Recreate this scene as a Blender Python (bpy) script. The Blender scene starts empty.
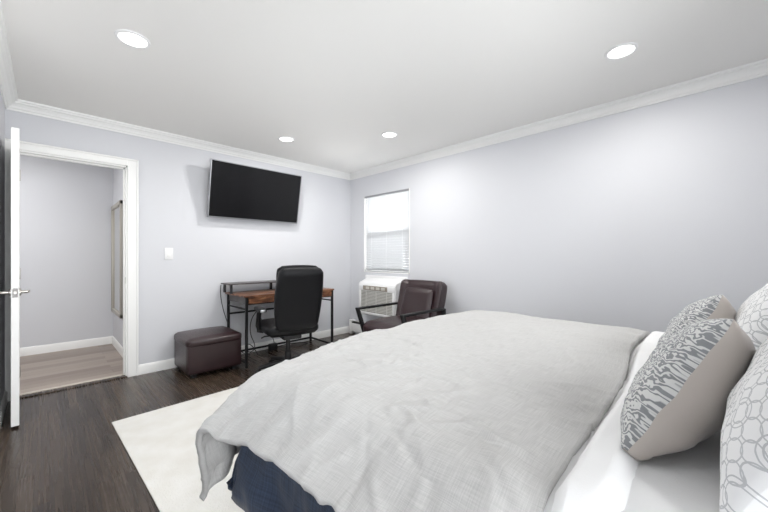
import bpy, bmesh, math, random
from mathutils import Vector, Matrix, noise

random.seed(7)
SC = bpy.context.scene
COL = SC.collection
PI = math.pi

# ------------------------------------------------------------------ camera, world, exposure
CAM = Vector((-3.319, -4.05, 1.156))
cam_d = bpy.data.cameras.new('camera')
cam_d.sensor_width = 36.0
cam_d.lens = 36.0 * 338.0 / 768.0
cam_d.shift_y = 1.0 / 768.0
cam_d.clip_start = 0.02
cam = bpy.data.objects.new('camera', cam_d)
cam.location = CAM
cam.rotation_euler = (PI / 2, 0, -PI / 4)
COL.objects.link(cam)
SC.camera = cam

W = bpy.data.worlds.new('world')
SC.world = W
W.use_nodes = True
bg = W.node_tree.nodes['Background']
bg.inputs[0].default_value = (0.90, 0.945, 1.0, 1)
bg.inputs[1].default_value = 4.0

SC.view_settings.view_transform = 'Standard'
SC.view_settings.look = 'None'
SC.view_settings.gamma = 1.0
SC.view_settings.use_curve_mapping = False
SC.view_settings.exposure = 0.07

CAN_POWER = 12.0        # each recessed ceiling light, watts
HALL_POWER = 17.0  # added, unseen hallway ceiling lamp
DAY_POWER = 44.0  # lamp outside the added tall window behind the camera
HEAD_POWER = 32.0  # lamp outside the added window over the headboard
WIN_POWER = 52.0        # daylight through the blind-covered window in the right wall

# ------------------------------------------------------------------ helpers
def s2l(c):
    return tuple(((v / 255.0) / 12.92 if v / 255.0 <= 0.04045 else ((v / 255.0 + 0.055) / 1.055) ** 2.4) for v in c)


def mat(name, rgb, rough=0.5, metal=0.0, bump=0.0, bscale=60.0, var=0.0, vscale=8.0, spec=0.5, coat=0.0, sheen=0.0):
    m = bpy.data.materials.new(name)
    m.use_nodes = True
    nt = m.node_tree
    b = nt.nodes['Principled BSDF']
    c = s2l(rgb)
    b.inputs['Base Color'].default_value = (*c, 1)
    b.inputs['Roughness'].default_value = rough
    b.inputs['Metallic'].default_value = metal
    b.inputs['Specular IOR Level'].default_value = spec
    if coat:
        b.inputs['Coat Weight'].default_value = coat
        b.inputs['Coat Roughness'].default_value = 0.15
    if sheen:
        b.inputs['Sheen Weight'].default_value = sheen
    tc = nt.nodes.new('ShaderNodeTexCoord')
    if var > 0:
        n = nt.nodes.new('ShaderNodeTexNoise')
        n.inputs['Scale'].default_value = vscale
        n.inputs['Detail'].default_value = 4
        nt.links.new(tc.outputs['Object'], n.inputs['Vector'])
        r = nt.nodes.new('ShaderNodeValToRGB')
        r.color_ramp.elements[0].position = 0.3
        r.color_ramp.elements[1].position = 0.7
        r.color_ramp.elements[0].color = (*[v * (1 - var) for v in c], 1)
        r.color_ramp.elements[1].color = (*[min(1, v * (1 + var)) for v in c], 1)
        nt.links.new(n.outputs['Fac'], r.inputs['Fac'])
        nt.links.new(r.outputs['Color'], b.inputs['Base Color'])
    if bump > 0:
        n = nt.nodes.new('ShaderNodeTexNoise')
        n.inputs['Scale'].default_value = bscale
        n.inputs['Detail'].default_value = 3
        nt.links.new(tc.outputs['Object'], n.inputs['Vector'])
        bp = nt.nodes.new('ShaderNodeBump')
        bp.inputs['Strength'].default_value = bump
        bp.inputs['Distance'].default_value = 0.004
        nt.links.new(n.outputs['Fac'], bp.inputs['Height'])
        nt.links.new(bp.outputs['Normal'], b.inputs['Normal'])
    return m


def N(nt, kind, **kw):
    n = nt.nodes.new(kind)
    for k, v in kw.items():
        if k in n.inputs:
            n.inputs[k].default_value = v
        else:
            setattr(n, k, v)
    return n


def ramp(nt, stops):
    r = nt.nodes.new('ShaderNodeValToRGB')
    cr = r.color_ramp
    while len(cr.elements) < len(stops):
        cr.elements.new(0.5)
    for e, (p, c) in zip(cr.elements, stops):
        e.position = p
        e.color = (*s2l(c), 1)
    return r


def obj(name, bm, m, parent=None, smooth=True, angle=0.7):
    bmesh.ops.recalc_face_normals(bm, faces=bm.faces[:])
    me = bpy.data.meshes.new(name)
    bm.to_mesh(me)
    bm.free()
    o = bpy.data.objects.new(name, me)
    me.materials.append(m)
    COL.objects.link(o)
    if parent:
        o.parent = parent
    if smooth:
        for p in me.polygons:
            p.use_smooth = True
        try:
            me.set_sharp_from_angle(angle=angle)
        except Exception:
            pass
    return o


def tag(o, label, cat, group=None):
    o['label'] = label
    o['category'] = cat
    if group:
        o['group'] = group
    return o


def thing(name, label, cat, loc=(0, 0, 0), rz=0.0, group=None):
    o = bpy.data.objects.new(name, None)
    o.empty_display_size = 0.1
    o.location = loc
    o.rotation_euler = (0, 0, rz)
    COL.objects.link(o)
    return tag(o, label, cat, group)


def struct(o):
    o['kind'] = 'structure'
    return o


def copy_tree(o, parent=None):
    c = o.copy()
    COL.objects.link(c)
    if parent:
        c.parent = parent
    for ch in list(o.children):
        copy_tree(ch, c)
    return c


def bm_new():
    return bmesh.new()


def add_box(bm, x0, x1, y0, y1, z0, z1, r=0.0, seg=3, M=None):
    t = bmesh.new()
    bmesh.ops.create_cube(t, size=1.0)
    for v in t.verts:
        v.co = Vector(((v.co.x + .5) * (x1 - x0) + x0, (v.co.y + .5) * (y1 - y0) + y0, (v.co.z + .5) * (z1 - z0) + z0))
    if r > 0:
        bmesh.ops.bevel(t, geom=t.edges[:], offset=r, segments=seg, profile=0.5, affect='EDGES', clamp_overlap=True)
    if M is not None:
        bmesh.ops.transform(t, matrix=M, verts=t.verts[:])
    merge(bm, t)


def merge(bm, t):
    me = bpy.data.meshes.new('tmp')
    t.to_mesh(me)
    t.free()
    bm.from_mesh(me)
    bpy.data.meshes.remove(me)


def box(x0, x1, y0, y1, z0, z1, r=0.0, seg=3, M=None):
    bm = bm_new()
    add_box(bm, x0, x1, y0, y1, z0, z1, r, seg, M)
    return bm


def add_tube(bm, pts, r, n=10, closed=False):
    pts = [Vector(p) for p in pts]
    rings = []
    L = len(pts)
    up = Vector((0.13, 0.21, 0.97)).normalized()
    for i, p in enumerate(pts):
        a = pts[max(i - 1, 0)]
        b = pts[min(i + 1, L - 1)]
        d = (b - a).normalized()
        u = up - d * up.dot(d)
        if u.length < 1e-3:
            u = Vector((1, 0, 0)) - d * d.x
        u.normalize()
        w = d.cross(u)
        rr = r[i] if isinstance(r, (list, tuple)) else r
        rings.append([bm.verts.new(p + (u * math.cos(2 * PI * k / n) + w * math.sin(2 * PI * k / n)) * rr) for k in range(n)])
    for i in range(L - 1):
        for k in range(n):
            bm.faces.new((rings[i][k], rings[i][(k + 1) % n], rings[i + 1][(k + 1) % n], rings[i + 1][k]))
    bm.faces.new(rings[0][::-1])
    bm.faces.new(rings[-1])


def tube(pts, r, n=10):
    bm = bm_new()
    add_tube(bm, pts, r, n)
    return bm


def add_lathe(bm, prof, n=32, M=None, cap=True):
    t = bmesh.new()
    rings = []
    for (r, z) in prof:
        if r < 1e-6:
            rings.append([t.verts.new((0, 0, z))])
        else:
            rings.append([t.verts.new((r * math.cos(2 * PI * k / n), r * math.sin(2 * PI * k / n), z)) for k in range(n)])
    for a, b in zip(rings, rings[1:]):
        for k in range(n):
            k2 = (k + 1) % n
            if len(a) == 1 and len(b) == 1:
                continue
            if len(a) == 1:
                t.faces.new((a[0], b[k], b[k2]))
            elif len(b) == 1:
                t.faces.new((a[k], b[0], a[k2]))
            else:
                t.faces.new((a[k], b[k], b[k2], a[k2]))
    if M is not None:
        bmesh.ops.transform(t, matrix=M, verts=t.verts[:])
    merge(bm, t)


def lathe(prof, n=32, M=None):
    bm = bm_new()
    add_lathe(bm, prof, n, M)
    return bm


def bezier(p0, p1, p2, p3, n=12):
    out = []
    p0, p1, p2, p3 = map(Vector, (p0, p1, p2, p3))
    for i in range(n + 1):
        t = i / n
        out.append(p0 * (1 - t) ** 3 + p1 * 3 * t * (1 - t) ** 2 + p2 * 3 * t * t * (1 - t) + p3 * t ** 3)
    return out


def sweep(profile, path, closed_prof=True):
    """profile [(d,z)] swept along straight segment a->b with given inward vectors at the ends."""
    bm = bm_new()
    (a, ia), (b, ib) = path
    ra = [bm.verts.new(Vector((a[0], a[1], 0)) + Vector((ia[0] * d, ia[1] * d, z))) for d, z in profile]
    rb = [bm.verts.new(Vector((b[0], b[1], 0)) + Vector((ib[0] * d, ib[1] * d, z))) for d, z in profile]
    n = len(profile)
    for k in range(n):
        bm.faces.new((ra[k], ra[(k + 1) % n], rb[(k + 1) % n], rb[k]))
    bm.faces.new(ra)
    bm.faces.new(rb[::-1])
    return bm


def cushion(w, d, h, puff=0.03, r=0.05, n=14, e=0.5):
    """soft box centred in x,y with base at z=0; faces bulge outward."""
    t = bmesh.new()
    bmesh.ops.create_cube(t, size=2.0)
    bmesh.ops.subdivide_edges(t, edges=t.edges[:], cuts=n, use_grid_fill=True)
    hx, hy, hz = w / 2, d / 2, h / 2
    for v in t.verts:
        p = v.co.copy()
        q = Vector((p.x * hx, p.y * hy, p.z * hz))
        # round the edges
        c = Vector((max(-hx + r, min(hx - r, q.x)), max(-hy + r, min(hy - r, q.y)), max(-hz + r, min(hz - r, q.z))))
        dd = q - c
        if dd.length > 1e-9:
            q = c + dd.normalized() * min(r, dd.length) if dd.length > r else c + dd
        ax, ay, az = 1 - p.x ** 2, 1 - p.y ** 2, 1 - p.z ** 2
        if abs(p.z) > .999:
            q.z += math.copysign(puff * (max(ax, 0) * max(ay, 0)) ** e, p.z)
        if abs(p.x) > .999:
            q.x += math.copysign(puff * .5 * (max(az, 0) * max(ay, 0)) ** e, p.x)
        if abs(p.y) > .999:
            q.y += math.copysign(puff * .5 * (max(ax, 0) * max(az, 0)) ** e, p.y)
        q.z += hz
        v.co = q
    return t


def xf(bm, M):
    bmesh.ops.transform(bm, matrix=M, verts=bm.verts[:])
    return bm


T = Matrix.Translation
R = Matrix.Rotation

# ------------------------------------------------------------------ materials
M_wall = mat('wall_paint', (214, 215, 219), 0.62, bump=0.05, bscale=180)
M_ceil = mat('ceiling_paint', (240, 239, 236), 0.8, bump=0.04, bscale=150)
M_trim = mat('trim_white', (244, 244, 242), 0.38)
M_halltrim = M_trim
M_white_plastic = mat('white_plastic', (238, 238, 238), 0.35)
M_chrome = mat('satin_nickel', (190, 186, 180), 0.28, metal=1.0)
M_black_metal = mat('black_metal', (26, 26, 28), 0.42, metal=0.3, spec=0.5)
M_black_plastic = mat('black_plastic', (22, 22, 24), 0.45)
M_black_leather = mat('black_leather', (12, 12, 15), 0.46, bump=0.25, bscale=220, spec=0.25)
M_brown_leather = mat('brown_leather', (44, 27, 30), 0.33, bump=0.3, bscale=160, var=0.12, vscale=6, spec=0.55)
M_dark_leather = mat('dark_brown_leather', (46, 29, 31), 0.3, bump=0.3, bscale=160, var=0.12, vscale=6, spec=0.55)
M_silver = mat('silver_bezel', (168, 169, 172), 0.3, metal=0.9)
M_screen = mat('screen_glass', (14, 14, 16), 0.14, spec=0.3)
M_grey_strip = mat('grey_rail', (150, 151, 154), 0.5)
M_beige_plastic = mat('beige_panel', (150, 142, 130), 0.5)
M_dark_slot = mat('dark_slot', (60, 60, 58), 0.6)


def floor_mat(name, c_dark, c_mid, c_light, width, length, along_y, rough, seam):
    m = bpy.data.materials.new(name)
    m.use_nodes = True
    nt = m.node_tree
    b = nt.nodes['Principled BSDF']
    tc = N(nt, 'ShaderNodeTexCoord')
    mp = N(nt, 'ShaderNodeMapping')
    if along_y:
        mp.inputs['Rotation'].default_value = (0, 0, PI / 2)
    nt.links.new(tc.outputs['Object'], mp.inputs['Vector'])
    br = N(nt, 'ShaderNodeTexBrick')
    br.offset = 0.37
    br.inputs['Scale'].default_value = 1.0
    br.inputs['Mortar Size'].default_value = seam
    br.inputs['Mortar Smooth'].default_value = 0.3
    br.inputs['Brick Width'].default_value = length
    br.inputs['Row Height'].default_value = width
    br.inputs['Color1'].default_value = (0, 0, 0, 1)
    br.inputs['Color2'].default_value = (1, 1, 1, 1)
    br.inputs['Mortar'].default_value = (0.5, 0.5, 0.5, 1)
    nt.links.new(mp.outputs[0], br.inputs['Vector'])
    g = N(nt, 'ShaderNodeMapping')
    g.inputs['Scale'].default_value = (1.3, 46, 1)
    nt.links.new(mp.outputs[0], g.inputs['Vector'])
    ns = N(nt, 'ShaderNodeTexNoise')
    ns.inputs['Scale'].default_value = 1.6
    ns.inputs['Detail'].default_value = 7
    ns.inputs['Distortion'].default_value = 0.1
    nt.links.new(g.outputs[0], ns.inputs['Vector'])
    mx = N(nt, 'ShaderNodeMath', operation='MULTIPLY_ADD')
    mx.inputs[1].default_value = 0.45
    nt.links.new(br.outputs['Color'], mx.inputs[0])
    mul = N(nt, 'ShaderNodeMath', operation='MULTIPLY')
    mul.inputs[1].default_value = 0.75
    nt.links.new(ns.outputs['Fac'], mul.inputs[0])
    nt.links.new(mul.outputs[0], mx.inputs[2])
    rp = ramp(nt, [(0.2, c_dark), (0.5, c_mid), (0.85, c_light)])
    nt.links.new(mx.outputs[0], rp.inputs['Fac'])
    mix = N(nt, 'ShaderNodeMix', data_type='RGBA', blend_type='MULTIPLY')
    mix.inputs[7].default_value = (0.35, 0.33, 0.32, 1)
    nt.links.new(br.outputs['Fac'], mix.inputs[0])
    nt.links.new(rp.outputs['Color'], mix.inputs[6])
    nt.links.new(mix.outputs[2], b.inputs['Base Color'])
    rr = N(nt, 'ShaderNodeMapRange')
    rr.inputs['To Min'].default_value = rough - 0.06
    rr.inputs['To Max'].default_value = rough + 0.10
    nt.links.new(ns.outputs['Fac'], rr.inputs['Value'])
    nt.links.new(rr.outputs[0], b.inputs['Roughness'])
    bp = N(nt, 'ShaderNodeBump')
    bp.inputs['Strength'].default_value = 0.12
    bp.inputs['Distance'].default_value = 0.003
    inv = N(nt, 'ShaderNodeMath', operation='SUBTRACT')
    nt.links.new(mul.outputs[0], inv.inputs[0])
    nt.links.new(br.outputs['Fac'], inv.inputs[1])
    nt.links.new(inv.outputs[0], bp.inputs['Height'])
    nt.links.new(bp.outputs[0], b.inputs['Normal'])
    return m


M_floor = floor_mat('dark_wood_floor', (35, 27, 21), (55, 45, 37), (77, 64, 53), 0.057, 0.9, True, 0.25, 0.0010)
M_hallfloor = floor_mat('grey_wood_floor', (120, 108, 100), (146, 133, 124), (168, 156, 146), 0.11, 1.2, False, 0.4, 0.001)


def desk_wood():
    m = bpy.data.materials.new('rustic_wood')
    m.use_nodes = True
    nt = m.node_tree
    b = nt.nodes['Principled BSDF']
    tc = N(nt, 'ShaderNodeTexCoord')
    mp = N(nt, 'ShaderNodeMapping')
    mp.inputs['Scale'].default_value = (3.5, 16, 16)
    nt.links.new(tc.outputs['Object'], mp.inputs['Vector'])
    ns = N(nt, 'ShaderNodeTexNoise')
    ns.inputs['Scale'].default_value = 1.3
    ns.inputs['Detail'].default_value = 6
    ns.inputs['Distortion'].default_value = 1.4
    nt.links.new(mp.outputs[0], ns.inputs['Vector'])
    rp = ramp(nt, [(0.32, (42, 26, 19)), (0.46, (98, 62, 42)), (0.56, (128, 84, 58)), (0.7, (160, 118, 88))])
    nt.links.new(ns.outputs['Fac'], rp.inputs['Fac'])
    nt.links.new(rp.outputs['Color'], b.inputs['Base Color'])
    b.inputs['Roughness'].default_value = 0.4
    return m


M_wood = desk_wood()
M_shelf_top = mat('grey_brown_board', (78, 74, 74), 0.4)


def linen(name, rgb, var=0.10, scale=1.0, bump=0.35, rough=0.92):
    """woven cloth: crossing slubs along u and v, in the cloth's own UV metres"""
    m = bpy.data.materials.new(name)
    m.use_nodes = True
    nt = m.node_tree
    b = nt.nodes['Principled BSDF']
    b.inputs['Roughness'].default_value = rough
    b.inputs['Specular IOR Level'].default_value = 0.2
    b.inputs['Sheen Weight'].default_value = 0.15
    tc = N(nt, 'ShaderNodeTexCoord')
    outs = []
    for sc in ((14, 480, 1), (480, 14, 1)):
        mp = N(nt, 'ShaderNodeMapping')
        mp.inputs['Scale'].default_value = tuple(v * scale for v in sc)
        nt.links.new(tc.outputs['UV'], mp.inputs['Vector'])
        ns = N(nt, 'ShaderNodeTexNoise')
        ns.inputs['Scale'].default_value = 1.0
        ns.inputs['Detail'].default_value = 3
        nt.links.new(mp.outputs[0], ns.inputs['Vector'])
        outs.append(ns)
    ad = N(nt, 'ShaderNodeMath', operation='ADD')
    nt.links.new(outs[0].outputs['Fac'], ad.inputs[0])
    nt.links.new(outs[1].outputs['Fac'], ad.inputs[1])
    hf = N(nt, 'ShaderNodeMath', operation='MULTIPLY')
    hf.inputs[1].default_value = 0.5
    nt.links.new(ad.outputs[0], hf.inputs[0])
    lo = tuple(max(0, v * (1 - var)) for v in rgb)
    hi = tuple(min(255, v * (1 + var * .7)) for v in rgb)
    rp = ramp(nt, [(0.36, lo), (0.62, hi)])
    nt.links.new(hf.outputs[0], rp.inputs['Fac'])
    nt.links.new(rp.outputs['Color'], b.inputs['Base Color'])
    bp = N(nt, 'ShaderNodeBump')
    bp.inputs['Strength'].default_value = bump
    bp.inputs['Distance'].default_value = 0.002
    nt.links.new(hf.outputs[0], bp.inputs['Height'])
    nt.links.new(bp.outputs[0], b.inputs['Normal'])
    return m


M_duvet = linen('grey_linen', (183, 182, 180), 0.07)
M_navy = linen('navy_cotton', (50, 60, 78), 0.22, scale=0.35, bump=0.9)
M_whitecloth = mat('white_cotton', (236, 236, 236), 0.9, bump=0.15, bscale=300, sheen=0.1)
M_sheet = mat('white_sheet_cotton', (226, 226, 226), 0.9, bump=0.15, bscale=300, sheen=0.1)
M_satin = mat('taupe_satin', (192, 183, 175), 0.36, bump=0.15, bscale=90, spec=0.5, sheen=0.3)
M_headboard = mat('grey_upholstery', (120, 118, 116), 0.9, bump=0.3, bscale=250)


def maze_cloth():
    m = bpy.data.materials.new('maze_cloth')
    m.use_nodes = True
    nt = m.node_tree
    b = nt.nodes['Principled BSDF']
    b.inputs['Roughness'].default_value = 0.55
    tc = N(nt, 'ShaderNodeTexCoord')
    mp = N(nt, 'ShaderNodeMapping')
    mp.inputs['Scale'].default_value = (1.0, 1.0, 1)
    mp.inputs['Rotation'].default_value = (0, 0, 0.5)
    nt.links.new(tc.outputs['UV'], mp.inputs['Vector'])
    wv = N(nt, 'ShaderNodeTexWave', wave_type='BANDS', bands_direction='Y')
    wv.inputs['Scale'].default_value = 24
    wv.inputs['Distortion'].default_value = 10
    wv.inputs['Detail'].default_value = 1.0
    wv.inputs['Detail Scale'].default_value = 3.0
    nt.links.new(mp.outputs[0], wv.inputs['Vector'])
    rp = ramp(nt, [(0.38, (138, 140, 143)), (0.66, (216, 216, 214))])
    nt.links.new(wv.outputs['Fac'], rp.inputs['Fac'])
    nt.links.new(rp.outputs['Color'], b.inputs['Base Color'])
    bp = N(nt, 'ShaderNodeBump')
    bp.inputs['Strength'].default_value = 0.5
    bp.inputs['Distance'].default_value = 0.003
    nt.links.new(wv.outputs['Fac'], bp.inputs['Height'])
    nt.links.new(bp.outputs[0], b.inputs['Normal'])
    return m


M_maze = maze_cloth()


def ring_cloth():
    """white cloth printed with thin grey interlaced loops"""
    m = bpy.data.materials.new('loop_cloth')
    m.use_nodes = True
    nt = m.node_tree
    b = nt.nodes['Principled BSDF']
    b.inputs['Roughness'].default_value = 0.9
    tc = N(nt, 'ShaderNodeTexCoord')
    masks = []
    for (off, k, rad) in (((0, 0, 0), 26.0, 0.42), ((0.5, 0.5, 0), 26.0, 0.36), ((0.25, 0.25, 0), 13.0, 0.30)):
        mp = N(nt, 'ShaderNodeMapping')
        mp.inputs['Scale'].default_value = (k, k * 0.85, 0)
        mp.inputs['Location'].default_value = off
        nt.links.new(tc.outputs['UV'], mp.inputs['Vector'])
        nn = N(nt, 'ShaderNodeTexNoise')
        nn.inputs['Scale'].default_value = 3
        nt.links.new(tc.outputs['UV'], nn.inputs['Vector'])
        vm = N(nt, 'ShaderNodeVectorMath', operation='FRACTION')
        nt.links.new(mp.outputs[0], vm.inputs[0])
        sb = N(nt, 'ShaderNodeVectorMath', operation='SUBTRACT')
        sb.inputs[1].default_value = (0.5, 0.5, 0)
        nt.links.new(vm.outputs[0], sb.inputs[0])
        ln = N(nt, 'ShaderNodeVectorMath', operation='LENGTH')
        nt.links.new(sb.outputs[0], ln.inputs[0])
        df = N(nt, 'ShaderNodeMath', operation='SUBTRACT')
        df.inputs[1].default_value = rad
        nt.links.new(ln.outputs['Value'], df.inputs[0])
        ab = N(nt, 'ShaderNodeMath', operation='ABSOLUTE')
        nt.links.new(df.outputs[0], ab.inputs[0])
        lt = N(nt, 'ShaderNodeMath', operation='LESS_THAN')
        lt.inputs[1].default_value = 0.0010 * k
        nt.links.new(ab.outputs[0], lt.inputs[0])
        masks.append(lt)
    mxn = N(nt, 'ShaderNodeMath', operation='MAXIMUM')
    nt.links.new(masks[0].outputs[0], mxn.inputs[0])
    nt.links.new(masks[1].outputs[0], mxn.inputs[1])
    mx2 = N(nt, 'ShaderNodeMath', operation='MAXIMUM')
    nt.links.new(mxn.outputs[0], mx2.inputs[0])
    nt.links.new(masks[2].outputs[0], mx2.inputs[1])
    rp = ramp(nt, [(0.0, (236, 236, 236)), (1.0, (190, 191, 193))])
    nt.links.new(mx2.outputs[0], rp.inputs['Fac'])
    nt.links.new(rp.outputs['Color'], b.inputs['Base Color'])
    return m


M_ring = ring_cloth()


def rug_mat():
    m = bpy.data.materials.new('cream_rug')
    m.use_nodes = True
    nt = m.node_tree
    b = nt.nodes['Principled BSDF']
    b.inputs['Roughness'].default_value = 1.0
    b.inputs['Specular IOR Level'].default_value = 0.1
    tc = N(nt, 'ShaderNodeTexCoord')
    n1 = N(nt, 'ShaderNodeTexNoise')
    n1.inputs['Scale'].default_value = 7
    n1.inputs['Detail'].default_value = 6
    nt.links.new(tc.outputs['Object'], n1.inputs['Vector'])
    n2 = N(nt, 'ShaderNodeTexNoise')
    n2.inputs['Scale'].default_value = 160
    n2.inputs['Detail'].default_value = 3
    nt.links.new(tc.outputs['Object'], n2.inputs['Vector'])
    rp = ramp(nt, [(0.35, (235, 233, 227)), (0.65, (242, 241, 237))])
    nt.links.new(n1.outputs['Fac'], rp.inputs['Fac'])
    nt.links.new(rp.outputs['Color'], b.inputs['Base Color'])
    bp = N(nt, 'ShaderNodeBump')
    bp.inputs['Strength'].default_value = 0.7
    bp.inputs['Distance'].default_value = 0.006
    nt.links.new(n2.outputs['Fac'], bp.inputs['Height'])
    nt.links.new(bp.outputs[0], b.inputs['Normal'])
    return m


M_rug = rug_mat()


def emit(name, rgb, strength):
    m = bpy.data.materials.new(name)
    m.use_nodes = True
    nt = m.node_tree
    b = nt.nodes['Principled BSDF']
    b.inputs['Base Color'].default_value = (1, 1, 1, 1)
    b.inputs['Emission Color'].default_value = (*rgb, 1)
    b.inputs['Emission Strength'].default_value = strength
    return m


M_lens = emit('light_lens', (1, 0.985, 0.96), 4.0)


def glass_mat():
    m = bpy.data.materials.new('window_glass')
    m.use_nodes = True
    nt = m.node_tree
    for n in list(nt.nodes):
        nt.nodes.remove(n)
    o = N(nt, 'ShaderNodeOutputMaterial')
    tr = N(nt, 'ShaderNodeBsdfTransparent')
    gl = N(nt, 'ShaderNodeBsdfGlossy')
    gl.inputs['Roughness'].default_value = 0.02
    fr = N(nt, 'ShaderNodeFresnel')
    mx = N(nt, 'ShaderNodeMixShader')
    nt.links.new(fr.outputs[0], mx.inputs[0])
    nt.links.new(tr.outputs[0], mx.inputs[1])
    nt.links.new(gl.outputs[0], mx.inputs[2])
    nt.links.new(mx.outputs[0], o.inputs[0])
    return m


M_glass = glass_mat()


def slat_mat():
    m = bpy.data.materials.new('blind_slat')
    m.use_nodes = True
    nt = m.node_tree
    for n in list(nt.nodes):
        nt.nodes.remove(n)
    o = N(nt, 'ShaderNodeOutputMaterial')
    d = N(nt, 'ShaderNodeBsdfDiffuse')
    d.inputs['Color'].default_value = (0.85, 0.86, 0.87, 1)
    t = N(nt, 'ShaderNodeBsdfTranslucent')
    t.inputs['Color'].default_value = (0.30, 0.305, 0.31, 1)
    mx = N(nt, 'ShaderNodeMixShader')
    mx.inputs[0].default_value = 0.35
    nt.links.new(d.outputs[0], mx.inputs[1])
    nt.links.new(t.outputs[0], mx.inputs[2])
    nt.links.new(mx.outputs[0], o.inputs[0])
    return m


M_slat = slat_mat()


def screen_mat():
    m = bpy.data.materials.new('insect_screen')
    m.use_nodes = True
    nt = m.node_tree
    for n in list(nt.nodes):
        nt.nodes.remove(n)
    o = N(nt, 'ShaderNodeOutputMaterial')
    tr = N(nt, 'ShaderNodeBsdfTransparent')
    d = N(nt, 'ShaderNodeBsdfDiffuse')
    d.inputs['Color'].default_value = (.12, .12, .12, 1)
    mx = N(nt, 'ShaderNodeMixShader')
    mx.inputs[0].default_value = 0.2
    nt.links.new(tr.outputs[0], mx.inputs[1])
    nt.links.new(d.outputs[0], mx.inputs[2])
    nt.links.new(mx.outputs[0], o.inputs[0])
    return m


M_screenmesh = screen_mat()
M_mirror = mat('mirror_glass', (225, 225, 222), 0.03, metal=1.0)
M_bronze = mat('pewter_frame', (182, 177, 168), 0.4, metal=0.2)

# ------------------------------------------------------------------ the room shell
XL, YF, H = -3.55, -4.68, 2.42
WT = 0.12
DX0, DX1, DZ = -3.478, -2.765, 2.03       # door opening in the back wall
WY0, WY1, WZ0, WZ1 = -1.205, -0.315, 0.935, 2.045   # window in the right wall

struct(obj('floor', box(XL - WT, WT, YF - WT, 0.0, -0.1, 0.0), M_floor, smooth=False))
struct(obj('ceiling', box(XL - WT, WT, YF - WT, WT, H, H + 0.1), M_ceil, smooth=False))

bm = bm_new()
add_box(bm, XL - WT, DX0, 0, WT, 0, H)
add_box(bm, DX1, WT, 0, WT, 0, H)
add_box(bm, DX0, DX1, 0, WT, DZ, H)
struct(obj('wall_back', bm, M_wall, smooth=False))
bm = bm_new()
add_box(bm, 0, WT, YF - WT, WY0, 0, H)
add_box(bm, 0, WT, WY1, 0, 0, H)
add_box(bm, 0, WT, WY0, WY1, 0, WZ0)
add_box(bm, 0, WT, WY0, WY1, WZ1, H)
struct(obj('wall_right', bm, M_wall, smooth=False))
# side wall with an added, unseen window opening that lets sky light in
SY0, SY1, SZ0, SZ1 = -3.2, -1.5, 0.75, 1.75
bm = bm_new()
add_box(bm, XL - WT, XL, YF - WT, SY0, 0, H)
add_box(bm, XL - WT, XL, SY1, 0, 0, H)
add_box(bm, XL - WT, XL, SY0, SY1, 0, SZ0)
add_box(bm, XL - WT, XL, SY0, SY1, SZ1, H)
struct(obj('wall_left', bm, M_wall, smooth=False))
# wall behind the camera, with two unseen window openings added to bring in daylight
FX0, FX1, FZ0, FZ1 = -3.45, -2.80, 0.12, 1.95
GX0, GX1, GZ0, GZ1 = -2.6, -1.0, 1.15, 1.95
bm = bm_new()
add_box(bm, XL, FX0, YF - WT, YF, 0, H)
add_box(bm, FX1, GX0, YF - WT, YF, 0, H)
add_box(bm, GX1, 0, YF - WT, YF, 0, H)
add_box(bm, GX0, GX1, YF - WT, YF, 0, GZ0)
add_box(bm, GX0, GX1, YF - WT, YF, GZ1, H)
add_box(bm, FX0, FX1, YF - WT, YF, 0, FZ0)
add_box(bm, FX0, FX1, YF - WT, YF, FZ1, H)
struct(obj('wall_front', bm, M_wall, smooth=False))

# hallway beyond the door
HX0, HX1, HY1 = -4.5, -2.69, 1.66
struct(obj('floor_hallway', box(HX0 - .1, HX1 + .1, 0.055, HY1 + .1, -0.1, 0.012), M_hallfloor, smooth=False))
struct(obj('ceiling_hallway', box(HX0 - .1, HX1 + .1, WT, HY1 + .1, H, H + .1), M_ceil, smooth=False))
struct(obj('wall_hallway_back', box(HX0 - .1, HX1 + .1, HY1, HY1 + .1, 0.012, H), M_wall, smooth=False))
struct(obj('wall_hallway_right', box(HX1, HX1 + .1, WT, HY1, 0.012, H), M_wall, smooth=False))
struct(obj('wall_hallway_left', box(HX0 - .1, HX0, WT, HY1, 0.012, H), M_wall, smooth=False))
struct(obj('wall_hallway_front', box(HX0, XL - WT, WT - .1, WT, 0.012, H), M_wall, smooth=False))

# crown moulding, one length per wall
CP = [(0, H), (0, H - .082), (.010, H - .082), (.013, H - .070), (.022, H - .064), (.028, H - .050), (.042, H - .034),
      (.056, H - .026), (.058, H - .018), (.070, H - .013), (.074, H)]
crn = [((XL, 0), (0, 0), (1, -1), (-1, -1)), ((0, 0), (0, YF), (-1, -1), (-1, 1)),
       ((0, YF), (XL, YF), (-1, 1), (1, 1)), ((XL, YF), (XL, 0), (1, 1), (1, -1))]
for i, (a, b_, ia, ib) in enumerate(crn):
    struct(obj('trim_%d' % (i + 1), sweep(CP, ((a, ia), (b_, ib))), M_trim, angle=0.3))

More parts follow.
